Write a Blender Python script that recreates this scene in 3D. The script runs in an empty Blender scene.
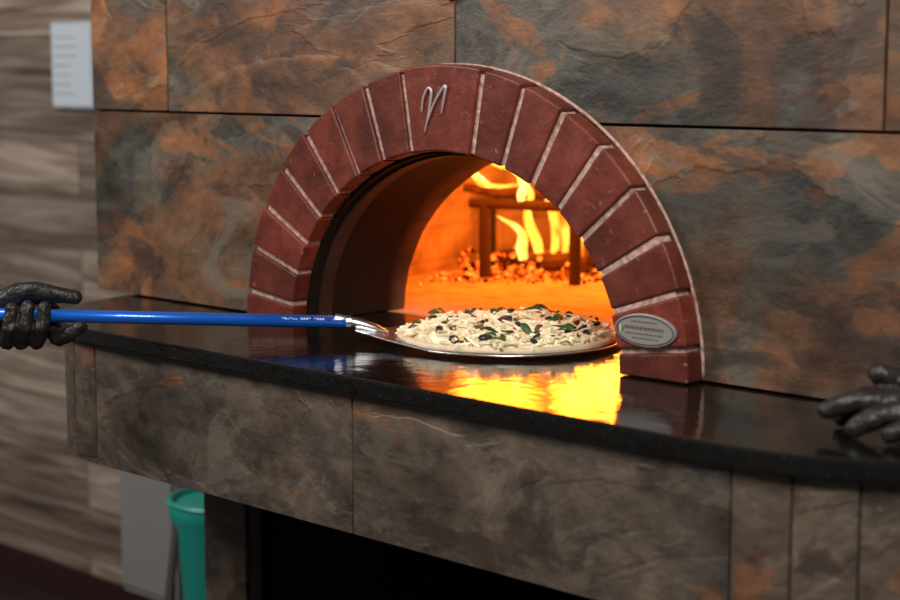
import bpy, bmesh, math, random
from mathutils import Vector, Matrix
import mathutils
random.seed(7)
sc=bpy.context.scene
try:
    sc.view_settings.view_transform='Standard'
except Exception: pass
CT=1.10
cam_loc=Vector((1.935,-2.024,CT+.4545))
V=Vector((-.691,.723,0)).normalized(); R=Vector((.723,.691,0)).normalized()
def W(l,d,z):
    p=cam_loc+V*d+R*l
    return Vector((p.x,p.y,CT+z))
# ---------------- helpers
def link(o,parent=None):
    sc.collection.objects.link(o)
    if parent: o.parent=parent
    return o
def empty(name,loc=(0,0,0)):
    e=bpy.data.objects.new(name,None); e.empty_display_size=.05
    sc.collection.objects.link(e); return e
def mobj(name,verts,faces,mat=None,parent=None,smooth=False,bevel=0,segs=2):
    me=bpy.data.meshes.new(name); me.from_pydata([tuple(v) for v in verts],[],faces); me.update()
    bm=bmesh.new(); bm.from_mesh(me); bmesh.ops.recalc_face_normals(bm,faces=bm.faces); bm.to_mesh(me); bm.free()
    o=bpy.data.objects.new(name,me)
    if mat: me.materials.append(mat)
    if smooth:
        for p in me.polygons: p.use_smooth=True
    link(o,parent)
    if bevel:
        m=o.modifiers.new('bev','BEVEL'); m.width=bevel; m.segments=segs; m.limit_method='ANGLE'; m.angle_limit=math.radians(40)
    return o
def boxdata(x0,x1,y0,y1,z0,z1):
    v=[(x0,y0,z0),(x1,y0,z0),(x1,y1,z0),(x0,y1,z0),(x0,y0,z1),(x1,y0,z1),(x1,y1,z1),(x0,y1,z1)]
    f=[(0,3,2,1),(4,5,6,7),(0,1,5,4),(1,2,6,5),(2,3,7,6),(3,0,4,7)]
    return v,f
def box(name,x0,x1,y0,y1,z0,z1,mat,parent=None,bevel=0):
    v,f=boxdata(x0,x1,y0,y1,z0,z1); return mobj(name,v,f,mat,parent,bevel=bevel)
class Acc:
    def __init__(s): s.v=[];s.f=[];s.r=[]
    def add(s,v,f,r=None):
        b=len(s.v); s.v+=[tuple(x) for x in v]; s.f+=[tuple(i+b for i in q) for q in f]
        s.r+=[random.random() if r is None else r]*len(v)
    def obj(s,name,mat,parent=None,smooth=False,bevel=0,segs=2):
        me=bpy.data.meshes.new(name); me.from_pydata(s.v,[],s.f); me.update()
        a=me.attributes.new('rnd','FLOAT','POINT')
        for i,x in enumerate(s.r): a.data[i].value=x
        bm=bmesh.new(); bm.from_mesh(me); bmesh.ops.recalc_face_normals(bm,faces=bm.faces); bm.to_mesh(me); bm.free()
        me.materials.append(mat)
        if smooth:
            for p in me.polygons: p.use_smooth=True
        o=bpy.data.objects.new(name,me); link(o,parent)
        if bevel:
            m=o.modifiers.new('bev','BEVEL'); m.width=bevel; m.segments=segs; m.limit_method='ANGLE'; m.angle_limit=math.radians(40)
        return o
def prism(poly,z0,z1):
    n=len(poly)
    v=[(p[0],p[1],z0) for p in poly]+[(p[0],p[1],z1) for p in poly]
    f=[tuple(range(n))[::-1],tuple(range(n,2*n))]+[(i,(i+1)%n,n+(i+1)%n,n+i) for i in range(n)]
    return v,f
def prismY(poly,y0,y1):
    n=len(poly)
    v=[(p[0],y0,p[1]) for p in poly]+[(p[0],y1,p[1]) for p in poly]
    f=[tuple(range(n)),tuple(range(n,2*n))[::-1]]+[(i,(i+1)%n,n+(i+1)%n,n+i) for i in range(n)]
    return v,f
def tube(pts,rads,n=10,closed_ends=True):
    pts=[Vector(p) for p in pts]; v=[];f=[]
    prev=None
    for i,p in enumerate(pts):
        t=(pts[min(i+1,len(pts)-1)]-pts[max(i-1,0)]).normalized()
        if prev is None:
            a=t.orthogonal().normalized()
        else:
            a=(prev-t*prev.dot(t)).normalized()
        prev=a; b=t.cross(a)
        for k in range(n):
            an=2*math.pi*k/n
            v.append(p+(a*math.cos(an)+b*math.sin(an))*rads[i])
    for i in range(len(pts)-1):
        for k in range(n):
            f.append((i*n+k,i*n+(k+1)%n,(i+1)*n+(k+1)%n,(i+1)*n+k))
    if closed_ends:
        f.append(tuple(range(n))[::-1]); f.append(tuple(range((len(pts)-1)*n,len(pts)*n)))
    return v,f
def spline(pts,m=6):
    P=[Vector(p) for p in pts]; P=[P[0]*2-P[1]]+P+[P[-1]*2-P[-2]]; out=[]
    for i in range(1,len(P)-2):
        for k in range(m):
            t=k/m
            out.append(.5*((2*P[i])+(-P[i-1]+P[i+1])*t+(2*P[i-1]-5*P[i]+4*P[i+1]-P[i+2])*t*t+(-P[i-1]+3*P[i]-3*P[i+1]+P[i+2])*t**3))
    out.append(P[-2]); return out
# ---------------- materials
def newmat(name):
    m=bpy.data.materials.new(name); m.use_nodes=True
    nt=m.node_tree; b=nt.nodes['Principled BSDF']; return m,nt,b
def N(nt,t,**kw):
    n=nt.nodes.new(t)
    for k,val in kw.items():
        if k in n.inputs.keys(): n.inputs[k].default_value=val
        else: setattr(n,k,val)
    return n
def ramp(nt,stops,interp='LINEAR'):
    r=nt.nodes.new('ShaderNodeValToRGB'); r.color_ramp.interpolation=interp
    el=r.color_ramp.elements
    while len(el)<len(stops): el.new(.5)
    for e,(p,c) in zip(el,stops):
        e.position=p; e.color=(c[0],c[1],c[2],1) if len(c)==3 else c
    return r
def simple(name,col,rough=.5,metal=0,bump=0,bscale=60,spec=.5,var=0,coat=0):
    m,nt,b=newmat(name)
    b.inputs['Base Color'].default_value=(*col,1); b.inputs['Roughness'].default_value=rough
    b.inputs['Metallic'].default_value=metal; b.inputs['Specular IOR Level'].default_value=spec
    b.inputs['Coat Weight'].default_value=coat
    L=nt.links
    tc=N(nt,'ShaderNodeTexCoord'); no=N(nt,'ShaderNodeTexNoise',Scale=bscale,Detail=5.0)
    L.new(tc.outputs['Object'],no.inputs['Vector'])
    if bump:
        bp=N(nt,'ShaderNodeBump',Strength=bump,Distance=.004); L.new(no.outputs['Fac'],bp.inputs['Height']); L.new(bp.outputs['Normal'],b.inputs['Normal'])
    if var:
        r=ramp(nt,[(.3,[c*(1-var) for c in col]),(.7,[min(1,c*(1+var)) for c in col])]); L.new(no.outputs['Fac'],r.inputs['Fac']); L.new(r.outputs['Color'],b.inputs['Base Color'])
    return m
def mixc(nt,fac,a,b,mode='MIX'):
    m=nt.nodes.new('ShaderNodeMix'); m.data_type='RGBA'; m.blend_type=mode
    for s,x in ((0,fac),(6,a),(7,b)):
        if isinstance(x,(int,float)): m.inputs[s].default_value=x
        elif isinstance(x,tuple): m.inputs[s].default_value=(*x,1)
        else: nt.links.new(x,m.inputs[s])
    return m.outputs[2]
def slate(name,stops,rustc=(.27,.105,.036),rough=(.3,.58),scale=2.0,rust=.62,vein=.5,band=1.0):
    m,nt,b=newmat(name); L=nt.links
    tc=N(nt,'ShaderNodeTexCoord'); at=N(nt,'ShaderNodeAttribute',attribute_name='rnd')
    mul=N(nt,'ShaderNodeVectorMath',operation='SCALE'); comb=N(nt,'ShaderNodeCombineXYZ',X=13.,Y=29.,Z=7.)
    L.new(comb.outputs[0],mul.inputs[0]); L.new(at.outputs['Fac'],mul.inputs['Scale'])
    add=N(nt,'ShaderNodeVectorMath',operation='ADD'); L.new(tc.outputs['Object'],add.inputs[0]); L.new(mul.outputs[0],add.inputs[1])
    mp=N(nt,'ShaderNodeMapping'); mp.inputs['Rotation'].default_value=(0,math.radians(35),0); mp.inputs['Scale'].default_value=(1,1,1.6); L.new(add.outputs[0],mp.inputs['Vector'])
    vec=mp.outputs[0]
    n1=N(nt,'ShaderNodeTexNoise',Scale=scale,Detail=10.,Roughness=.56,Distortion=.8); L.new(vec,n1.inputs['Vector'])
    r1=ramp(nt,stops); L.new(n1.outputs['Fac'],r1.inputs['Fac'])
    n2=N(nt,'ShaderNodeTexNoise',Scale=scale*5,Detail=12.,Roughness=.72,Distortion=.2); L.new(vec,n2.inputs['Vector'])
    r2=ramp(nt,[(.33,(.4,.39,.38)),(.5,(.92,.92,.92)),(.7,(1.6,1.52,1.4))]); L.new(n2.outputs['Fac'],r2.inputs['Fac'])
    c=mixc(nt,1.,r1.outputs['Color'],r2.outputs['Color'],'MULTIPLY')
    n4=N(nt,'ShaderNodeTexNoise',Scale=scale*1.3,Detail=10.,Roughness=.6,Distortion=1.4); L.new(vec,n4.inputs['Vector'])
    r4=ramp(nt,[(rust-.012,(0,0,0)),(rust+.006,(.5,.5,.5)),(rust+.1,(.95,.95,.95))]); L.new(n4.outputs['Fac'],r4.inputs['Fac'])
    cr=mixc(nt,1.,rustc,r2.outputs['Color'],'MULTIPLY')
    c=mixc(nt,r4.outputs['Color'],c,cr)
    # tan / pale mineral patches
    n6=N(nt,'ShaderNodeTexNoise',Scale=scale*2.1,Detail=9.,Roughness=.62,Distortion=1.1); 
    of=N(nt,'ShaderNodeVectorMath',operation='ADD'); of.inputs[1].default_value=(5.3,2.1,8.8); L.new(vec,of.inputs[0]); L.new(of.outputs[0],n6.inputs['Vector'])
    r6=ramp(nt,[(.59,(0,0,0)),(.605,(.45,.45,.45)),(.7,(.8,.8,.8))]); L.new(n6.outputs['Fac'],r6.inputs['Fac'])
    c=mixc(nt,r6.outputs['Color'],c,(.16,.138,.108))
    r7=ramp(nt,[(.36,(.8,.8,.8)),(.405,(.45,.45,.45)),(.42,(0,0,0))]); L.new(n6.outputs['Fac'],r7.inputs['Fac'])
    c=mixc(nt,r7.outputs['Color'],c,(.045,.032,.025))
    n3=N(nt,'ShaderNodeTexNoise',Scale=scale*.75,Detail=8.,Roughness=.5,Distortion=.9); L.new(vec,n3.inputs['Vector'])
    lo=1-.42*band; hi=1+.5*band
    rl=ramp(nt,[(.40,(lo,lo,lo)),(.445,(lo*1.1,lo*1.1,lo*1.08)),(.455,(1,1,1)),(.53,(1.08,1.03,1)),(.545,(hi,hi*.97,hi*.9)),(.58,(1,.96,.92)),(.64,(.8,.78,.76))]); L.new(n3.outputs['Fac'],rl.inputs['Fac'])
    c=mixc(nt,1.,c,rl.outputs['Color'],'MULTIPLY')
    r3=ramp(nt,[(.446,(0,0,0)),(.450,(vein,vein,vein)),(.454,(0,0,0)),(.536,(0,0,0)),(.541,(vein,vein,vein)),(.545,(0,0,0))]); L.new(n3.outputs['Fac'],r3.inputs['Fac'])
    c=mixc(nt,r3.outputs['Color'],c,(.03,.02,.015))
    L.new(c,b.inputs['Base Color'])
    rr=N(nt,'ShaderNodeMapRange'); rr.inputs['To Min'].default_value=rough[0]; rr.inputs['To Max'].default_value=rough[1]
    L.new(n2.outputs['Fac'],rr.inputs['Value']); L.new(rr.outputs[0],b.inputs['Roughness'])
    rs=ramp(nt,[(.445,(.0,.0,.0)),(.455,(.2,.2,.2)),(.535,(.3,.3,.3)),(.546,(.6,.6,.6)),(.66,(.75,.75,.75))]); L.new(n3.outputs['Fac'],rs.inputs['Fac'])
    ad=N(nt,'ShaderNodeMath',operation='MULTIPLY_ADD'); L.new(n2.outputs['Fac'],ad.inputs[0]); ad.inputs[1].default_value=.8; L.new(rs.outputs['Color'],ad.inputs[2])
    bp=N(nt,'ShaderNodeBump',Strength=.55,Distance=.008); L.new(ad.outputs[0],bp.inputs['Height']); L.new(bp.outputs['Normal'],b.inputs['Normal'])
    return m
m_slate=slate('slate_tile',[(.3,(.05,.045,.038)),(.38,(.086,.080,.066)),(.44,(.115,.088,.062)),(.48,(.150,.080,.043)),(.53,(.175,.080,.038)),(.575,(.105,.054,.033)),(.62,(.09,.082,.07)),(.7,(.13,.118,.096)),(.8,(.17,.148,.12))],rust=.56)
m_slate2=slate('slate_tile_grey',[(.28,(.05,.04,.032)),(.42,(.088,.070,.055)),(.52,(.125,.097,.074)),(.6,(.095,.069,.050)),(.7,(.12,.10,.08)),(.85,(.16,.136,.11))],rustc=(.21,.085,.035),scale=2.6,rust=.61,vein=.12,band=.35)
m_grout=simple('dark_grout',(.02,.018,.016),.9)
# granite
m_granite,nt,b=newmat('black_granite'); L=nt.links
tc=N(nt,'ShaderNodeTexCoord')
n=N(nt,'ShaderNodeTexNoise',Scale=220.,Detail=3.); L.new(tc.outputs['Object'],n.inputs['Vector'])
r=ramp(nt,[(.0,(.004,.004,.004)),(.64,(.006,.006,.005)),(.78,(.045,.04,.036))]); L.new(n.outputs['Fac'],r.inputs['Fac'])
L.new(r.outputs['Color'],b.inputs['Base Color']); b.inputs['Roughness'].default_value=.10; b.inputs['IOR'].default_value=1.5
n2=N(nt,'ShaderNodeTexNoise',Scale=24.,Detail=6.); L.new(tc.outputs['Object'],n2.inputs['Vector'])
bp=N(nt,'ShaderNodeBump',Strength=.2,Distance=.006); L.new(n2.outputs['Fac'],bp.inputs['Height']); L.new(bp.outputs['Normal'],b.inputs['Normal'])
# brick
m_brick,nt,b=newmat('red_brick'); L=nt.links
tc=N(nt,'ShaderNodeTexCoord'); at=N(nt,'ShaderNodeAttribute',attribute_name='rnd')
n=N(nt,'ShaderNodeTexNoise',Scale=14.,Detail=9.,Roughness=.65); L.new(tc.outputs['Object'],n.inputs['Vector'])
r=ramp(nt,[(.3,(.07,.014,.009)),(.5,(.145,.028,.017)),(.72,(.24,.055,.032))]); L.new(n.outputs['Fac'],r.inputs['Fac'])
r2=ramp(nt,[(0,(.65,.65,.65)),(1,(1.2,1.15,1.12))]); L.new(at.outputs['Fac'],r2.inputs['Fac'])
c=mixc(nt,1.,r.outputs['Color'],r2.outputs['Color'],'MULTIPLY')
n5=N(nt,'ShaderNodeTexNoise',Scale=90.,Detail=4.); L.new(tc.outputs['Object'],n5.inputs['Vector'])
r5=ramp(nt,[(.66,(0,0,0)),(.75,(.6,.6,.6))]); L.new(n5.outputs['Fac'],r5.inputs['Fac'])
c=mixc(nt,r5.outputs['Color'],c,(.4,.2,.15)); L.new(c,b.inputs['Base Color'])
b.inputs['Roughness'].default_value=.42; b.inputs['Specular IOR Level'].default_value=.35
bp=N(nt,'ShaderNodeBump',Strength=.6,Distance=.006); L.new(n.outputs['Fac'],bp.inputs['Height']); L.new(bp.outputs['Normal'],b.inputs['Normal'])
m_mortar=simple('mortar',(.46,.29,.235),.85,bump=.8,bscale=90,var=.5)
# oven shell
m_shell,nt,b=newmat('firebrick_sooty'); L=nt.links
tc=N(nt,'ShaderNodeTexCoord'); sx=N(nt,'ShaderNodeSeparateXYZ'); L.new(tc.outputs['Object'],sx.inputs[0])
n=N(nt,'ShaderNodeTexNoise',Scale=9.,Detail=7.); L.new(tc.outputs['Object'],n.inputs['Vector'])
mr=N(nt,'ShaderNodeMapRange'); mr.inputs['From Min'].default_value=.2; mr.inputs['From Max'].default_value=.36; L.new(sx.outputs['Y'],mr.inputs['Value'])
br=N(nt,'ShaderNodeTexBrick'); br.inputs['Scale'].default_value=1.; br.inputs['Brick Width'].default_value=.22; br.inputs['Row Height'].default_value=.075; br.inputs['Mortar Size'].default_value=.004
br.inputs['Color1'].default_value=(.58,.38,.24,1); br.inputs['Color2'].default_value=(.54,.35,.22,1); br.inputs['Mortar'].default_value=(.46,.3,.19,1)
cm=N(nt,'ShaderNodeCombineXYZ'); 
at2=N(nt,'ShaderNodeMath',operation='ADD'); L.new(sx.outputs['X'],at2.inputs[0]); L.new(sx.outputs['Y'],at2.inputs[1]); L.new(at2.outputs[0],cm.inputs['X']); L.new(sx.outputs['Z'],cm.inputs['Y'])
L.new(cm.outputs[0],br.inputs['Vector'])
r=ramp(nt,[(.35,(.5,.5,.5)),(.65,(1.15,1.15,1.15))]); L.new(n.outputs['Fac'],r.inputs['Fac'])
cc=mixc(nt,1.,br.outputs['Color'],r.outputs['Color'],'MULTIPLY')
soot=mixc(nt,n.outputs['Fac'],(.004,.003,.002),(.022,.012,.008))
c=mixc(nt,mr.outputs[0],soot,cc); L.new(c,b.inputs['Base Color']); b.inputs['Roughness'].default_value=.75; b.inputs['Specular IOR Level'].default_value=.2
bp=N(nt,'ShaderNodeBump',Strength=.6,Distance=.01); L.new(n.outputs['Fac'],bp.inputs['Height']); L.new(bp.outputs['Normal'],b.inputs['Normal'])
m_hearth=simple('hearth_stone',(.5,.36,.24),.75,bump=.3,bscale=25,var=.3)
# wood-look tile wall
m_wood,nt,b=newmat('wood_plank_tile'); L=nt.links
tc=N(nt,'ShaderNodeTexCoord'); sx=N(nt,'ShaderNodeSeparateXYZ'); L.new(tc.outputs['Object'],sx.inputs[0])
cm=N(nt,'ShaderNodeCombineXYZ'); L.new(sx.outputs['X'],cm.inputs['X']); L.new(sx.outputs['Z'],cm.inputs['Y'])
br=N(nt,'ShaderNodeTexBrick'); br.inputs['Scale'].default_value=1.; br.inputs['Brick Width'].default_value=.9; br.inputs['Row Height'].default_value=.15; br.inputs['Mortar Size'].default_value=.002; br.offset=.37
br.inputs['Color1'].default_value=(1.45,1.38,1.3,1); br.inputs['Color2'].default_value=(.7,.65,.6,1); br.inputs['Mortar'].default_value=(.35,.33,.3,1)
L.new(cm.outputs[0],br.inputs['Vector'])
mp=N(nt,'ShaderNodeMapping'); mp.inputs['Scale'].default_value=(1.3,1,16); L.new(tc.outputs['Object'],mp.inputs['Vector'])
addv=N(nt,'ShaderNodeVectorMath',operation='ADD'); L.new(mp.outputs[0],addv.inputs[0]); sc2=N(nt,'ShaderNodeVectorMath',operation='SCALE',Scale=5.); L.new(br.outputs['Color'],sc2.inputs[0]); L.new(sc2.outputs[0],addv.inputs[1])
n=N(nt,'ShaderNodeTexNoise',Scale=1.6,Detail=6.,Distortion=.8); L.new(addv.outputs[0],n.inputs['Vector'])
r=ramp(nt,[(.32,(.11,.079,.062)),(.5,(.26,.208,.168)),(.68,(.43,.37,.31))]); L.new(n.outputs['Fac'],r.inputs['Fac'])
c=mixc(nt,1.,r.outputs['Color'],br.outputs['Color'],'MULTIPLY'); L.new(c,b.inputs['Base Color']); b.inputs['Roughness'].default_value=.5
m_base=simple('maroon_baseboard',(.035,.012,.012),.5)
m_floor=simple('floor_tile_brown',(.035,.02,.017),.45,var=.4,bscale=4)
m_dark=simple('dark_void_metal',(.008,.007,.007),.7)
m_steel=simple('brushed_aluminium',(.66,.66,.67),.3,1.,bump=.1,bscale=90)
m_blue,_,_b=newmat('blue_anodized'); _b.inputs['Base Color'].default_value=(.01,.15,.74,1); _b.inputs['Roughness'].default_value=.28; _b.inputs['Metallic'].default_value=.35; _b.inputs['Coat Weight'].default_value=.5
m_glove=simple('black_rubber_glove',(.015,.0125,.011),.45,bump=1.,bscale=34,var=.35,spec=.4)
m_sleeve=simple('dark_cloth_sleeve',(.02,.02,.024),.9,bump=.5,bscale=200)
m_teal=simple('teal_plastic',(.02,.40,.32),.4)
m_white=simple('painted_grey_panel',(.30,.285,.27),.5)
m_paper=simple('notice_paper',(.66,.74,.80),.5)
m_ink=simple('notice_ink',(.42,.48,.54),.6)
m_frame=simple('notice_frame',(.5,.55,.6),.35)
# ---------------- floor and walls
box('floor',-5,3.2,-4,2.2,-.05,0,m_floor)
box('wall_back',-5,-1.0,.72,.8,0,2.9,m_wood)
box('baseboard_back',-5,-1.0,.705,.7195,0,.1,m_base)
cab=empty('utility_cabinet')
box('cabinet_body',-1.80,-1.56,.60,.70,.15,.95,m_white,cab,bevel=.004)
box('cabinet_plinth',-1.795,-1.565,.62,.70,.0,.149,m_base,cab)
box('cabinet_door',-1.793,-1.567,.59,.5995,.17,.93,m_white,cab,bevel=.003)
box('cabinet_handle',-1.60,-1.585,.57,.5895,.6,.75,m_steel,cab,bevel=.003)
# notice
nb=empty('wall_notice'); dx=.045
box('notice_frame',-2.268+dx,-2.065+dx,.70,.7195,1.445,1.685,m_frame,nb,bevel=.003)
box('notice_sheet',-2.262+dx,-2.072+dx,.697,.6995,1.452,1.678,m_paper,nb)
a=Acc()
for i in range(7):
    z=1.64-i*.026; w=random.uniform(.08,.14)
    a.add(*boxdata(-2.25+dx,-2.25+dx+w,.6955,.6968,z,z+.005))
a.obj('notice_text',m_ink,nb)
# ---------------- slate oven wall
def ell(a,b,t0,t1,n,cx=0,cz=CT): 
    return [(cx+a*math.cos(t0+(t1-t0)*i/n),cz+b*math.sin(t0+(t1-t0)*i/n)) for i in range(n+1)]
cutpoly=ell(.44,.395,0,math.pi,48,.015)+[(-.425,CT-.2),(.455,CT-.2)]
cv,cf=prismY(cutpoly,-.3,.6)
cutter=mobj('cutter_tmp',cv,cf)
def apply_bool(o,cut):
    md=o.modifiers.new('b','BOOLEAN'); md.operation='DIFFERENCE'; md.object=cut; md.solver='EXACT'
    dg=bpy.context.evaluated_depsgraph_get(); dg.update()
    me=bpy.data.meshes.new_from_object(o.evaluated_get(dg))
    o.modifiers.clear(); old=o.data; o.data=me; bpy.data.meshes.remove(old)
wall=empty('wall_oven')
a=Acc(); g=.0025
seamz=CT+.3715; XL,XR=-1.01,1.6
zr=[(CT+.001,seamz,[XL,-.2,.25,1.03,XR]),(seamz,seamz+.6,[XL,-.757,.012,.792,XR]),(seamz+.6,seamz+1.2,[XL,-.378,.4,1.18,XR])]
rv=[.13,.62,.37,.9,.25,.71,.48,.05,.83,.55,.3,.66]; k=0; tl=[]
for z0,z1,xs in zr:
    for i in range(len(xs)-1):
        a.add(*boxdata(xs[i]+g,xs[i+1]-g,-.0,.014,z0+g,z1-g),r=rv[k%12]); tl.append((xs[i],xs[i+1],z0,z1,rv[k%12])); k+=1
tiles=a.obj('slate_tiles',m_slate,wall)
apply_bool(tiles,cutter)
me=tiles.data
at_=me.attributes.get('rnd')
if at_: me.attributes.remove(at_)
at_=me.attributes.new('rnd','FLOAT','POINT')
for i,vv in enumerate(me.vertices):
    for x0,x1,z0,z1,q in tl:
        if x0<=vv.co.x<=x1 and z0<=vv.co.z<=z1: at_.data[i].value=q; break
m=tiles.modifiers.new('bev','BEVEL'); m.width=.0015; m.segments=2; m.limit_method='ANGLE'
back=box('tile_backing',XL,XR,.0145,.09,CT+.001,CT+1.6,m_grout,wall)
apply_bool(back,cutter)
bpy.data.objects.remove(cutter)
gv=[(.004+.021*math.cos(2*math.pi*i/32),CT+.586+.021*math.sin(2*math.pi*i/32)) for i in range(32)]
v,f=prismY(gv,-.018,-.0005); mobj('gauge_case',v,f,m_steel,wall,bevel=.003)
gv=[(.004+.016*math.cos(2*math.pi*i/32),CT+.586+.016*math.sin(2*math.pi*i/32)) for i in range(32)]
v,f=prismY(gv,-.0195,-.0182); mobj('gauge_face',v,f,m_paper,wall)
box('gauge_needle',.003,.005,-.0205,-.0197,CT+.58,CT+.597,m_ink,wall)
# ---------------- brick arch
arch=empty('brick_arch')
OX=.015
Ao,Bo,Ai,Bi=.497,.460,.370,.322
def ringseg(t0,t1,ao,bo,ai,bi,y0,y1,n=5):
    poly=ell(ao,bo,t0,t1,n,OX)+ell(ai,bi,t1,t0,n,OX); return prismY(poly,y0,y1)
a=Acc(); D=math.radians
t0=D(6.5);kh=D(10.5); st=(D(90)-kh-t0)/7
angs=[(0,t0)]+[(t0+i*st,t0+(i+1)*st) for i in range(7)]+[(D(90)-kh,D(90)+kh)]
angs+=[(math.pi-q,math.pi-p) for p,q in angs[:-1]]
gp=.010
for bi_,(p,q) in enumerate(angs):
    def seg(ao,bo,ai,bi):
        go=gp/2/ao; gi=gp/2/ai
        P0=go if p>0.001 else 0; Q0=go if q<math.pi-.001 else 0
        P1=gi if p>0.001 else 0; Q1=gi if q<math.pi-.001 else 0
        return ell(ao,bo,p+P0,q-Q0,6,OX)+ell(ai,bi,q-Q1,p+P1,6,OX)
    y0=-.036-random.uniform(0,.004)
    v,f=prismY(seg(Ao+random.uniform(-.003,.003),Bo+random.uniform(-.003,.003),Ai,Bi),y0,-.001)
    v=[(x,y,max(z,CT+.0015)) for x,y,z in v]
    a.add(v,f,r=0. if bi_==0 else None)  # lowest right brick takes the darkest tone: its shade is put into the colour
a.obj('bricks',m_brick,arch,bevel=.007,segs=3)
v,f=ringseg(0,math.pi,Ao-.007,Bo-.007,Ai+.004,Bi+.004,-.0325,-.0015,64)
v=[(x,y,max(z,CT+.0015)) for x,y,z in v]
mobj('mortar_ring',v,f,m_mortar,arch)
pts=[(x,-.0005,z) for x,z in ell(Ao+.001,Bo+.001,.01,math.pi-.01,60,OX)]
v,f=tube(pts,[.003]*len(pts),6); mobj('mortar_bead',v,f,m_mortar,arch,smooth=True)
v,f=ringseg(0,math.pi,.437,.392,Ai-.004,Bi-.004,-.0005,.0905,64)
v=[(x,y,max(z,CT+.0015)) for x,y,z in v]
mobj('throat_sleeve',v,f,m_shell,arch)
v,f=ringseg(0,math.pi,Ai-.0045,Bi-.0045,Ai-.009,Bi-.009,.02,.05,64)
v=[(x,y,max(z,CT+.0015)) for x,y,z in v]
mobj('throat_band',v,f,simple('throat_metal',(.035,.02,.015),.6,var=.4,bscale=12,spec=.3),arch)
# emblem on keystone
def strok(name,p2,r,par,mat,y=-.041):
    pts=spline([(x,y,z) for x,z in p2],6); n=len(pts)
    v,f=tube(pts,[r*(.35+.65*math.sin(math.pi*(i+.6)/(n+.2))) for i in range(n)],8)
    return mobj(name,v,f,mat,par,smooth=True)
m_silver=simple('silver_emblem',(.6,.5,.47),.4,.5)
cx,cz=.006,CT+.386
strok('emblem_stem',[(cx-.030,cz-.002),(cx-.027,cz+.020),(cx-.016,cz+.037),(cx-.008,cz+.032),(cx-.013,cz+.002),(cx-.024,cz-.036)],.0027,arch,m_silver)
strok('emblem_arc',[(cx-.022,cz-.026),(cx+.000,cz+.016),(cx+.024,cz+.042),(cx+.019,cz+.016),(cx+.014,cz-.004)],.0027,arch,m_silver)
# oval plate
pl=empty('maker_plate')
pc=(.438,CT+.074)
def oval(a_,b_,y0,y1,n=40,cx_=0,cz_=0): return prismY([(pc[0]+cx_+a_*math.cos(2*math.pi*i/n),pc[1]+cz_+b_*math.sin(2*math.pi*i/n)) for i in range(n)],y0,y1)
m_plate=simple('stamped_steel',(.36,.33,.30),.45,.4,bump=.2,bscale=40)
m_platedk=simple('plate_lettering',(.05,.042,.04),.6)
v,f=oval(.056,.0245,-.0445,-.0395); mobj('plate_body',v,f,m_plate,pl,bevel=.001)
pts=[(pc[0]+.052*math.cos(2*math.pi*i/40),-.045,pc[1]+.021*math.sin(2*math.pi*i/40)) for i in range(41)]
v,f=tube(pts,[.0008]*41,6); mobj('plate_rim',v,f,m_platedk,pl,smooth=True)
a=Acc()
for row,(w,z,h_) in enumerate([(.024,.0125,.0010),(.036,.003,.0022),(.034,-.0055,.0009),(.022,-.012,.0009)]):
    x=pc[0]-w
    while x<pc[0]+w:
        l=random.uniform(.0012,.003); a.add(*boxdata(x,x+l,-.0453,-.0445,pc[1]+z-h_,pc[1]+z+h_)); x+=l+.0026
a.obj('plate_letters',m_platedk,pl)
for nm,xx,col in (('flag_green',.041,(.02,.22,.06)),('flag_white',.0445,(.6,.6,.55)),('flag_red',.048,(.4,.03,.02))):
    box(nm,pc[0]-xx-.0016,pc[0]-xx+.0016,-.0453,-.0445,pc[1]-.0045,pc[1]+.0045,simple(nm+'_enamel',col,.4),pl)
# ---------------- counter
cL,cR,rad=-.575,.775,.325
def plan(r,backy,n=20,xb=None):
    pts=[]
    for i in range(n+1):
        t=math.pi/2*i/n; pts.append((cL-r*math.cos(t),-r*math.sin(t)))
    for i in range(n+1):
        t=math.pi/2*i/n; pts.append((cR+r*math.sin(t),-r*math.cos(t)))
    return pts
P=plan(rad,0)
P=P+[(cR+rad,.09),(.6,.09),(.6,.2),(-.6,.2),(-.6,.09),(cL-rad,.09)]
v,f=prism(P,CT-.029,CT); mobj('granite_counter',v,f,m_granite,None,bevel=.005,segs=3)
# apron
ap=empty('counter_apron')
r1=.310; th=.016; zt,zb=CT-.030,.854
a=Acc()
def strip(pts_out,pts_in):
    poly=pts_out+pts_in[::-1]; return prism(poly,zb,zt)
def arcp(cx_,sgn,ta,tb,r,n=4):
    return [(cx_+sgn*r*math.sin(ta+(tb-ta)*i/n),-r*math.cos(ta+(tb-ta)*i/n)) for i in range(n+1)]
sg=.0015
for x0,x1,rr_ in [(cL,.093,.2),(.093,cR,.77)]:
    a.add(*strip([(x0+sg,-r1),(x1-sg,-r1)],[(x0+sg,-r1+th),(x1-sg,-r1+th)]),r=rr_)
nt_=6
for cx_,s_ in ((cL,-1),(cR,1)):
    for i in range(nt_):
        ta=math.pi/2*i/nt_+.005; tb=math.pi/2*(i+1)/nt_-.005
        a.add(*strip(arcp(cx_,s_,ta,tb,r1),arcp(cx_,s_,ta,tb,r1-th)),r=[.31,.86,.45,.1,.66,.93][i])
a.obj('apron_tiles',m_slate2,ap,bevel=.0012)
P2=plan(r1-.006,0); 
inner=plan(r1-.04,0)
poly=P2+inner[::-1]
v,f=prism(poly,zb+.004,zt); mobj('apron_backing',v,f,m_grout,ap)
v,f=prism(plan(r1-.042,0)+[(cR+r1-.042,.1),(cL-r1+.042,.1)],zb+.03,zb+.05); mobj('apron_soffit',v,f,m_dark,ap)
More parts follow.
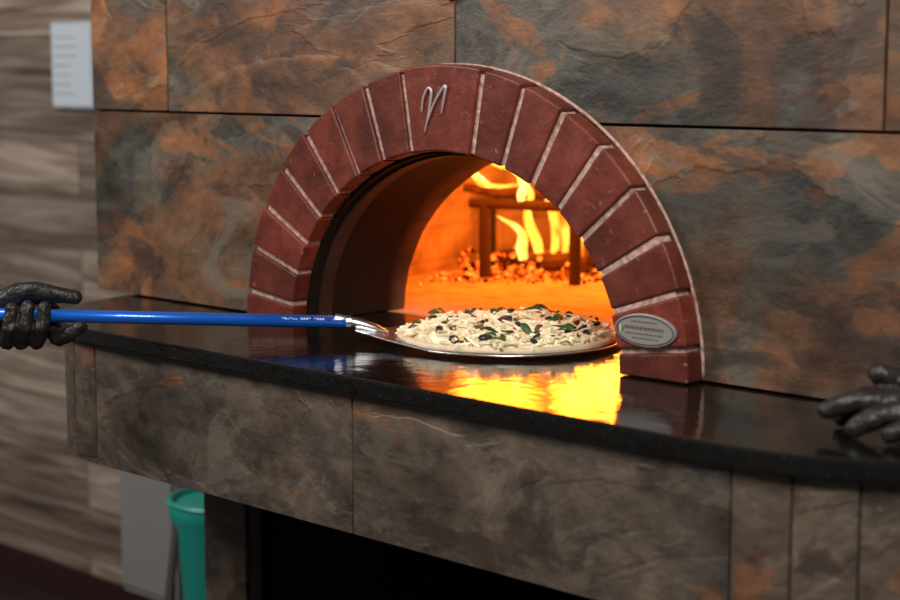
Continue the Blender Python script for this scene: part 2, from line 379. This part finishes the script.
# ---------------- base under oven
bs=empty('oven_base')
a=Acc()
a.add(*boxdata(-.67,-.545,0,.03,0,zb+.028)); a.add(*boxdata(.62,1.08,0,.03,0,.43)); a.add(*boxdata(.62,1.08,0,.03,.433,zb+.028))
a.obj('base_tiles',m_slate2,bs,bevel=.001)
box('side_left',-.67,-.55,.031,1.6,0,zb+.028,m_grout,bs)
box('side_right',.62,1.08,.031,1.6,0,zb+.028,m_grout,bs)
box('base_back',-.549,.619,1.4,1.45,0,zb+.028,m_dark,bs)
box('base_top',-.67,1.08,.11,1.6,zb+.052,CT-.081,m_dark,bs)
box('opening_frame_post',-.54,-.505,.005,.04,0,zb+.025,simple('frame_black_steel',(.03,.027,.025),.35,.6),bs,bevel=.003)
box('base_shelf',-.5,.6,.06,1.3,.40,.42,m_dark,bs)
# ---------------- oven chamber
CY=.92
def ellipsoid(cx_,cy,cz_,rx,ry,rz,nu=48,nv=24):
    v=[(cx_,cy,cz_+rz)];f=[]
    for j in range(1,nv):
        ph=math.pi*j/nv
        for i in range(nu):
            th_=2*math.pi*i/nu; v.append((cx_+rx*math.sin(ph)*math.cos(th_),cy+ry*math.sin(ph)*math.sin(th_),cz_+rz*math.cos(ph)))
    v.append((cx_,cy,cz_-rz)); last=len(v)-1
    for i in range(nu): f.append((0,1+i,1+(i+1)%nu))
    for j in range(nv-2):
        for i in range(nu):
            a0=1+j*nu+i;b0=1+j*nu+(i+1)%nu; f.append((a0,a0+nu,b0+nu,b0))
    for i in range(nu): f.append((last,1+(nv-2)*nu+(i+1)%nu,1+(nv-2)*nu+i))
    return v,f
ov=empty('pizza_oven')
sh=box('oven_shell',-.92,.92,.091,1.8,CT+.0015,CT+.72,m_shell,ov)
v,f=ellipsoid(0,CY,CT,.78,.76,.58); c1=mobj('c1',v,f); apply_bool(sh,c1); bpy.data.objects.remove(c1)
poly=ell(.358,.318,0,math.pi,48,.004)+[(-.354,CT-.3),(.362,CT-.3)]
v,f=prismY(poly,-.2,.7); c1=mobj('c1',v,f); apply_bool(sh,c1); bpy.data.objects.remove(c1)
a=Acc()
for i in range(6):
    for j in range(6):
        x=-.9+i*.3;y=.2015+j*.27
        a.add(*boxdata(x+.0015,x+.2985,y+.0015,y+.2685,CT-.05,CT))
a.obj('hearth_tiles',m_hearth,ov)
box('hearth_slab',-.9,.9,.2015,1.8,CT-.08,CT-.0505,m_dark,ov)
# ---------------- fire
m_iron=simple('burnt_iron',(.05,.024,.012),.8,.3,bump=.5,bscale=50)
fi=empty('wood_fire')
def bar(name,p,q,r_,par=fi,mat=m_iron,n=8):
    v,f=tube([p,q],[r_,r_],n); return mobj(name,v,f,mat,par,smooth=False)
g1=W(.045,3.70,.165); g2=W(.265,3.58,.165)
h1=W(.10,3.92,.165); h2=W(.34,3.78,.165)
bar('grate_rail_front',g1,g2,.011); bar('grate_rail_rear',h1,h2,.007)
for i,(p,q) in enumerate([(g1*.9+g2*.1,h1),(g2,h2)]): bar('grate_cross_%d'%i,p,q,.009)
for i,p in enumerate([g1*.86+g2*.14,g2,h1,h2]):
    bar('grate_leg_%d'%i,Vector((p.x,p.y,CT+.001)),Vector((p.x,p.y,CT+.165)),.013 if i<2 else .007)
m_coal,nt,b=newmat('glowing_embers'); L=nt.links
tc=N(nt,'ShaderNodeTexCoord'); n=N(nt,'ShaderNodeTexNoise',Scale=50.,Detail=3.); L.new(tc.outputs['Object'],n.inputs['Vector'])
r=ramp(nt,[(.46,(0,0,0)),(.56,(1,.09,.004)),(.68,(1,.33,.03))]); L.new(n.outputs['Fac'],r.inputs['Fac'])
b.inputs['Base Color'].default_value=(.02,.006,.004,1); b.inputs['Roughness'].default_value=1.; b.inputs['Specular IOR Level'].default_value=0.; L.new(r.outputs['Color'],b.inputs['Emission Color']); b.inputs['Emission Strength'].default_value=2.6
m_char=simple('charred_log',(.09,.04,.02),.9,bump=.8,bscale=40,var=.5)
a=Acc()
for (l0,d0,z0,l1,d1,z1,r_) in [(.28,3.86,.04,.46,3.70,.035,.032),(.27,3.78,.05,.44,3.82,.05,.03),(.12,3.86,.025,.3,3.76,.03,.02),(.03,3.74,.192,.28,3.62,.188,.012)]:
    p=W(l0,d0,z0);q=W(l1,d1,z1)
    pts=[p.lerp(q,t/6)+Vector((random.uniform(-.006,.006),random.uniform(-.006,.006),random.uniform(-.006,.006))) for t in range(7)]
    a.add(*tube(pts,[r_*random.uniform(.8,1.1) for _ in pts],9))
a.obj('burning_logs',m_char,fi)
a=Acc()
for i in range(900):
    l=random.uniform(-.10,.42); d=random.gauss(3.74,.06)+ (-.15*max(0,l-.1)); s=random.uniform(.002,.0055)
    p=W(l,d,s*.7)
    if ((p.x)/.72)**2+((p.y-CY)/.7)**2>1: continue
    v,f=ellipsoid(0,0,0,s,s*random.uniform(.6,1),s*.8,6,4)
    v=[(p.x+x*random.uniform(.7,1.2),p.y+y*random.uniform(.7,1.2),max(CT+.001,p.z+z)) for x,y,z in v]
    a.add(v,f)
for i in range(150):
    l=random.uniform(.02,.4); d=random.gauss(3.83,.04)-.1*max(0,l-.1); s=random.uniform(.005,.012)
    p=W(l,d,.004+.045*random.random()**2); v,f=ellipsoid(p.x,p.y,p.z,s,s*.7,s*.8,6,4); a.add(v,f)
a.obj('ember_bed',m_coal,fi)
m_flame=bpy.data.materials.new('flame'); m_flame.use_nodes=True; nt=m_flame.node_tree; nt.nodes.clear(); L=nt.links
out=N(nt,'ShaderNodeOutputMaterial'); em_=N(nt,'ShaderNodeEmission'); tr=N(nt,'ShaderNodeBsdfTransparent'); mx=N(nt,'ShaderNodeMixShader')
tc=N(nt,'ShaderNodeTexCoord')
mp=N(nt,'ShaderNodeMapping'); mp.inputs['Scale'].default_value=(1,1,.5); L.new(tc.outputs['Object'],mp.inputs['Vector'])
n=N(nt,'ShaderNodeTexNoise',Scale=16.,Detail=3.,Distortion=1.); L.new(mp.outputs[0],n.inputs['Vector'])
r=ramp(nt,[(.38,(1,.2,.008)),(.52,(1,.4,.035)),(.66,(1,.66,.16))]); L.new(n.outputs['Fac'],r.inputs['Fac']); L.new(r.outputs['Color'],em_.inputs['Color']); em_.inputs['Strength'].default_value=3.2
r2=ramp(nt,[(.32,(.0,.0,.0)),(.50,(.85,.85,.85))]); L.new(n.outputs['Fac'],r2.inputs['Fac'])
L.new(r2.outputs['Color'],mx.inputs[0]); L.new(tr.outputs[0],mx.inputs[1]); L.new(em_.outputs[0],mx.inputs[2]); L.new(mx.outputs[0],out.inputs[0])
a=Acc()
def flame(l,d,z,h,r_,lean=0.):
    ph=random.uniform(0,6); pts=[];rs=[]
    for i in range(13):
        t=i/12
        p=W(l+lean*t*t+.02*math.sin(ph+t*6)*t,d+.015*math.cos(ph+t*5)*t,z+h*t)
        pts.append(p); rs.append(max(.0008,r_*(math.sin(math.pi*min(1,(t*.8+.2)))**.8)*(1-t*.35)))
    a.add(*tube(pts,rs,10))
for i in range(9):
    flame(random.uniform(.32,.46),random.uniform(3.66,3.80),.04,random.uniform(.2,.33),random.uniform(.02,.034),random.uniform(-.05,.03))
for l,h in ((.165,.10),(.20,.16),(.235,.25),(.262,.27),(.29,.28)):
    flame(l,random.uniform(3.76,3.82),.03,h,random.uniform(.009,.014)+.02*max(0,l-.2),random.uniform(-.05,.0))
for i in range(4):
    flame(random.uniform(.15,.24),random.uniform(3.62,3.70),.175,random.uniform(.06,.1),random.uniform(.008,.012),random.uniform(-.05,.0))
for (pp,rr_) in [([(.09,3.80,.20),(.05,3.78,.228),(.042,3.74,.26),(.06,3.70,.285),(.10,3.64,.292)],.013),
               ([(.04,3.74,.232),(.07,3.72,.205),(.12,3.70,.196),(.165,3.68,.212),(.17,3.64,.245)],.009),
               ([(.05,3.70,.285),(.10,3.66,.258),(.15,3.62,.258),(.22,3.58,.275)],.014),
               ([(.24,3.85,.15),(.27,3.75,.26),(.32,3.68,.31),(.37,3.5,.33)],.026),
               ([(.34,3.85,.15),(.37,3.75,.25),(.42,3.66,.3),(.46,3.5,.32)],.03)]:
    pts=spline([W(*q) for q in pp],6); n_=len(pts)
    a.add(*tube(pts,[max(.001,rr_*math.sin(math.pi*(i+.3)/(n_))) for i in range(n_)],10))
a.obj('flames',m_flame,fi,smooth=True)
def plight(name,loc,e,col,r_):
    ld=bpy.data.lights.new(name,'POINT'); ld.energy=e; ld.color=col; ld.shadow_soft_size=r_
    o=bpy.data.objects.new(name,ld); o.location=loc; link(o,fi); return o
plight('fire_glow',W(.30,3.68,.25),9,(1,.20,.011),.08)
plight('fire_glow_low',W(.1,3.5,.27),7,(1,.19,.009),.10)
plight('fire_glow_right',W(.55,3.5,.3),6,(1,.21,.015),.1)
# ---------------- peel
pe=empty('pizza_peel')
PC=(.0963,2.823)
def pl2(u,w,z):
    return W(PC[0]-u,PC[1]-w,z)
outl=[]; rr=.193; nw=.017; un=.255
tan=math.acos((rr-.01)/ .27)
for i in range(61):
    t=tan+(2*math.pi-2*tan)*i/60
    outl.append((rr*math.cos(t),rr*math.sin(t)))
outl+=[(.205,-.062),(.232,-.034),(un,-nw),(un,nw),(.232,.034),(.205,.062)]
def zof(u): return .006+max(0,(u-.17))*.16
n_=len(outl)
v=[pl2(u,w,zof(u)) for u,w in outl]+[pl2(u,w,zof(u)+.003) for u,w in outl]
f=[tuple(range(n_)),tuple(range(n_,2*n_))]+[(i,(i+1)%n_,n_+(i+1)%n_,n_+i) for i in range(n_)]
mobj('peel_blade',v,f,m_steel,pe,bevel=.0008)
v,f=tube([pl2(u,0,zof(u)+z) for u,z in [(.200,.004),(.222,.008),(.25,.0115),(.29,.0125)]],[.003,.008,.0105,.0105],14); mobj('peel_socket',v,f,m_steel,pe,smooth=True)
hs=pl2(.262,0,zof(.262)+.0125); he=W(-1.05,2.80,.056)
v,f=tube([hs,he],[.0108,.0108],16); mobj('handle_pole',v,f,m_blue,pe,smooth=True)
hd=(he-hs).normalized()
v,f=tube([hs+hd*.0,hs+hd*.008],[.0116,.0116],16); mobj('handle_collar',v,f,m_steel,pe)
m_label=simple('handle_label',(.5,.6,.75),.5)
a=Acc(); sd=hd.cross(Vector((0,0,1))).normalized()
if sd.dot(V)>0: sd=-sd
for i in range(16):
    s0=.045+i*.0045
    if i in (4,9): continue
    for an in (.45,.62):
        if random.random()<.35: continue
        nrm=(sd*math.cos(an)+Vector((0,0,1))*math.sin(an)); tn=nrm.cross(hd).normalized(); c0=hs+hd*s0+nrm*.0108
        q=[c0+hd*x+tn*y+nrm*z for z in (-.0006,.0003) for x,y in ((0,-.0008),(.003,-.0008),(.003,.0008),(0,.0008))]
        a.add(q,[(0,3,2,1),(4,5,6,7),(0,1,5,4),(1,2,6,5),(2,3,7,6),(3,0,4,7)])
a.obj('handle_print',m_label,pe)
# ---------------- pizza
pz=empty('pizza')
m_dough=simple('pizza_dough',(.78,.62,.42),.6,bump=.4,bscale=40,var=.15)
m_cheese=simple('shredded_cheese',(1.0,.88,.62),.5,var=.06,bscale=20)
m_olive=simple('olive_black',(.02,.014,.018),.3)
m_leaf=simple('spinach_leaf',(.035,.10,.02),.5,var=.4)
m_mush=simple('mushroom_brown',(.10,.045,.03),.6,var=.3)
pcx=W(PC[0],PC[1],0); PR=.187
nr=22;na=96
def heap(p,rn):
    return (.006+.028*max(0,.5+mathutils.noise.noise(Vector((p.x*22,p.y*22,3)))))*max(0,1-rn**4*.75)
def disc(mx,fn):
    v=[];f=[]
    v.append((pcx.x,pcx.y,fn(0,0)))
    for j in range(1,nr+1):
        rn=j/nr
        for i in range(na):
            an=2*math.pi*i/na; R_=PR*mx*rn*(1+.012*math.sin(3*an+1)+.008*math.sin(7*an))
            v.append((pcx.x+R_*math.cos(an),pcx.y+R_*math.sin(an),fn(rn,an)))
    for i in range(na): f.append((0,1+i,1+(i+1)%na))
    for j in range(nr-1):
        for i in range(na):
            a0=1+j*na+i;b0=1+j*na+(i+1)%na; f.append((a0,a0+na,b0+na,b0))
    f.append(tuple(1+(nr-1)*na+i for i in range(na)))
    return v,f
def hgt(rn,an):
    wob=mathutils.noise.noise(Vector((rn*3*math.cos(an),rn*3*math.sin(an),1)))
    rim=math.exp(-((rn-.94)/.04)**2)*.0045
    return CT+.0095+(.001 if rn>.999 else .005*(1 if rn<.97 else (1-rn)/.03)+rim+wob*.001)
v,f=disc(1.,hgt); mobj('crust',v,f,m_dough,pz,smooth=True)
def hch(rn,an):
    p=Vector((pcx.x+PR*.9*rn*math.cos(an),pcx.y+PR*.9*rn*math.sin(an),0))
    return CT+.0110+(.001 if rn>.999 else .003+.75*heap(p,rn*.97)+.002*mathutils.noise.noise(p*90))
v,f=disc(.90,hch); mobj('cheese_layer',v,f,m_cheese,pz,smooth=True)
def rpos(mx=.88):
    rn=math.sqrt(random.random())*mx; an=random.uniform(0,2*math.pi); return rn,an,Vector((pcx.x+PR*rn*math.cos(an),pcx.y+PR*rn*math.sin(an),0))
a=Acc()
for i in range(720):
    rn,an,p=rpos(.92); z=CT+.0135+heap(p,rn)*(.7+.35*random.random())
    ln=random.uniform(.014,.04); hdg=random.uniform(0,6.28); cv_=random.uniform(-1.3,1.3); tl_=random.uniform(-.45,.45)
    r_=random.uniform(.0018,.0036); pts=[]
    for k in range(6):
        s=(k/5-.5)*ln; h2_=hdg+cv_*(k/5-.5)
        pts.append(Vector((p.x+s*math.cos(h2_),p.y+s*math.sin(h2_),max(CT+.0125,z+s*tl_-.12*s*s/ln))))
    a.add(*tube(pts,[r_*.9,r_,r_*1.05,r_,r_,r_*.9],5))
a.obj('cheese_shreds',m_cheese,pz)
a=Acc()
for i in range(44):
    rn,an,p=rpos(.86); z=CT+.016+heap(p,rn)
    M=Matrix.Rotation(random.uniform(-.8,.8),3,'X')@Matrix.Rotation(random.uniform(-.8,.8),3,'Y'); ra=random.uniform(.004,.0065)
    n2_=12; pts=[M@Vector((ra*math.cos(2*math.pi*k/n2_),ra*math.sin(2*math.pi*k/n2_),0))+Vector((p.x,p.y,z)) for k in range(n2_+1)]
    a.add(*tube(pts,[.0024]*(n2_+1),6))
a.obj('olive_rings',m_olive,pz,smooth=True)
def leafs(name,cnt,mat,smin,smax,asp,seed):
    a=Acc(); random.seed(seed)
    for i in range(cnt):
        rn,an,p=rpos(.88); z=CT+.017+heap(p,rn)+random.uniform(0,.003)
        M=Matrix.Rotation(random.uniform(0,6.28),3,'Z')@Matrix.Rotation(random.uniform(-.8,.8),3,'X')@Matrix.Rotation(random.uniform(-.6,.6),3,'Y'); s=random.uniform(smin,smax)
        v=[];f=[];n3=6
        for k in range(n3+1):
            t=k/n3; w=s*asp*math.sin(math.pi*min(1,t*.92+.06))
            for q in (-1,0,1):
                v.append(M@Vector((s*(t-.5)*2,q*w,.25*w*abs(q)+.15*s*math.sin(t*5)))+Vector((p.x,p.y,z)))
        for k in range(n3):
            for q in range(2):
                b0=k*3+q; f.append((b0,b0+1,b0+4,b0+3))
        a.add(v,f)
    o=a.obj(name,mat,pz,smooth=True); m=o.modifiers.new('s','SOLIDIFY'); m.thickness=.0012
leafs('spinach_leaves',44,m_leaf,.008,.019,.42,3)
leafs('mushroom_slices',22,m_mush,.005,.011,.5,5)
# ---------------- gloved hands
def capchain(acc,pts,rads,n=14):
    for i in range(len(pts)-1):
        p,q=Vector(pts[i]),Vector(pts[i+1]); ra,rb=rads[i],rads[i+1]
        acc.add(*tube([p.lerp(q,t/4) for t in range(5)],[ra+(rb-ra)*t/4 for t in range(5)],n))
    for p,r_ in zip(pts,rads):
        v,f=ellipsoid(0,0,0,r_,r_,r_,n,10); acc.add([(x+p[0],y+p[1],z+p[2]) for x,y,z in v],f)
def hand(name,org,chains,arm,parts_extra=None):
    e_=empty(name); acc=Acc()
    T=lambda q: org+R*q[0]+Vector((0,0,1))*q[1]-V*q[2]
    for pts,rads in chains: capchain(acc,[T(q) for q in pts],rads)
    o=acc.obj('glove',m_glove,e_)
    m=o.modifiers.new('r','REMESH'); m.mode='VOXEL'; m.voxel_size=.0018; m.use_smooth_shade=True
    m=o.modifiers.new('s','SMOOTH'); m.iterations=4; m.factor=.5
    tx=bpy.data.textures.new(name+'_wr','CLOUDS'); tx.noise_scale=.014
    m=o.modifiers.new('d','DISPLACE'); m.texture=tx; m.strength=.0045; m.mid_level=.45; m.texture_coords='GLOBAL'
    acc=Acc(); p,rd=arm; pts=[T(q) for q in p]
    sp=spline(pts,6); n_=len(sp); rr2=[]
    for i in range(n_):
        t=i/(n_-1)*(len(rd)-1); k=min(int(t),len(rd)-2); rr2.append(rd[k]+(rd[k+1]-rd[k])*(t-k)+.0015*math.sin(i*2.1))
    acc.add(*tube(sp,rr2,20)); acc.obj('sleeved_forearm',m_sleeve,e_,smooth=True)
    c0=sp[0]; c1=sp[1]; dr=(c1-c0).normalized()
    v,f=tube([c0-dr*.004,c0+dr*.006,c0+dr*.014],[rr2[0]+.002,rr2[0]+.0045,rr2[0]+.003],20); mobj('cuff_band',v,f,m_glove,e_,smooth=True)
    return e_
hp=W(-.675,2.811,.048)
F=[]
for a0,tipb,tw in ((-.066,.012,.016),(-.042,.016,.018),(-.016,.015,.020)):
    F.append(([(a0-.014,-.002,-.036),(a0-.008,-.037,-.020),(a0+.002,-.044,.012),(a0+tw*.8,-.018,.0295),(a0+tw,tipb,.0235)],[.0148,.0140,.0136,.0128,.0112]))
F.append(([(.0,-.004,-.032),(.010,-.036,-.015),(.022,-.040,.010),(.044,-.030,.022),(.062,-.017,.019)],[.0148,.0136,.0128,.0120,.0105]))
F.append(([(-.085,.012,-.03),(-.055,.030,-.022),(-.020,.039,-.010),(.018,.033,-.004),(.048,.0285,-.006)],[.020,.0195,.0155,.014,.0118]))
for k in range(4):
    x=-.075+k*.024
    F.append(([(-.125,.0+.004*k,-.03),(x,-.004+.002*k,-.034)],[.027,.018]))
F.append(([(-.125,.0,-.03),(-.16,-.004,-.03)],[.028,.030]))
hand('gloved_hand',hp,F,([(-.155,-.004,-.03),(-.25,-.02,-.02),(-.36,-.05,0)],[.0335,.038,.044]))
hp2=W(.546,2.085,.0)
hp2=Vector((hp2.x,hp2.y,CT))
F=[([(.050,.026,.022),(.014,.034,.026),(-.014,.030,.024),(-.034,.020,.020),(-.046,.0125,.018)],[.018,.0158,.0148,.0138,.0118]),
   ([(.050,.030,.0),(.006,.042,-.004),(-.034,.042,-.008),(-.058,.036,-.010),(-.074,.030,-.011)],[.018,.0158,.0145,.0132,.0112]),
   ([(.052,.028,-.024),(.012,.042,-.034),(-.018,.040,-.042),(-.038,.026,-.047),(-.046,.0135,-.048)],[.0175,.0154,.014,.013,.011]),
   ([(.055,.022,.042),(.030,.028,.050),(.010,.022,.054),(-.003,.0155,.055),(-.010,.0125,.055)],[.0165,.0145,.0132,.0122,.011]),
   ([(.095,.030,-.038),(.062,.048,-.042),(.028,.060,-.044),(.000,.070,-.046)],[.024,.0205,.0175,.014])]
for k in range(4):
    F.append(([(.130,.034,-.014+.014*k),(.052,.029,-.024+.022*k)],[.029,.0225]))
F.append(([(.13,.036,.0),(.17,.044,.002)],[.031,.033]))
hand('gloved_hand',hp2,F,([(.165,.044,.002),(.26,.09,.01),(.38,.15,.02)],[.036,.040,.046]))
# ---------------- teal bin + mop pole
tb=empty('trash_bin')
bc=(-1.02,.33)
def lathe(prof,c,n=40):
    v=[];f=[]
    for (r_,z) in prof:
        for k in range(n): v.append((c[0]+r_*math.cos(2*math.pi*k/n),c[1]+r_*math.sin(2*math.pi*k/n),z))
    for j in range(len(prof)-1):
        for k in range(n): f.append((j*n+k,j*n+(k+1)%n,(j+1)*n+(k+1)%n,(j+1)*n+k))
    f.append(tuple(range(n))); return v,f
v,f=lathe([(.075,.001),(.106,.53),(.122,.555),(.125,.575),(.126,.60),(.118,.60),(.104,.58),(.072,.02)],bc); mobj('bin_body',v,f,m_teal,tb,smooth=True,bevel=.002)
v,f=lathe([(.126,.588),(.130,.594),(.126,.60)],bc); mobj('bin_rim',v,f,m_teal,tb)
mo=empty('mop')
v,f=tube([(-1.44,.45,.03),(-1.36,.55,1.05)],[.011,.011],12); mobj('mop_pole',v,f,m_steel,mo,smooth=True)
box('mop_head',-1.52,-1.36,.41,.49,.001,.05,m_ink,mo,bevel=.01)
# ---------------- lights
def area(name,loc,tgt,e,size,col):
    ld=bpy.data.lights.new(name,'AREA'); ld.energy=e; ld.size=size; ld.color=col
    o=bpy.data.objects.new(name,ld); o.location=loc; o.rotation_euler=(Vector(tgt)-Vector(loc)).to_track_quat('-Z','Y').to_euler(); link(o)
area('ceiling_lamp',(1.5,-1.5,2.85),(0.2,0,1.2),54,.8,(1,.95,.89))
area('ceiling_lamp',(-1.6,-2.0,2.85),(-1.2,0.5,1.2),54,1.1,(1,.97,.95))
w=bpy.data.worlds.new('w'); sc.world=w; w.use_nodes=True
w.node_tree.nodes['Background'].inputs[0].default_value=(1,.96,.93,1); w.node_tree.nodes['Background'].inputs[1].default_value=.10
# ---------------- camera
cd=bpy.data.cameras.new('camera'); cd.lens=68; cd.sensor_width=36; co=bpy.data.objects.new('camera',cd); link(co)
co.location=cam_loc; pt=math.radians(7.74)
d=V*math.cos(pt)-Vector((0,0,1))*math.sin(pt); co.rotation_euler=d.to_track_quat('-Z','Y').to_euler()
cd.dof.use_dof=True; cd.dof.focus_distance=2.75; cd.dof.aperture_fstop=2.8
sc.camera=co
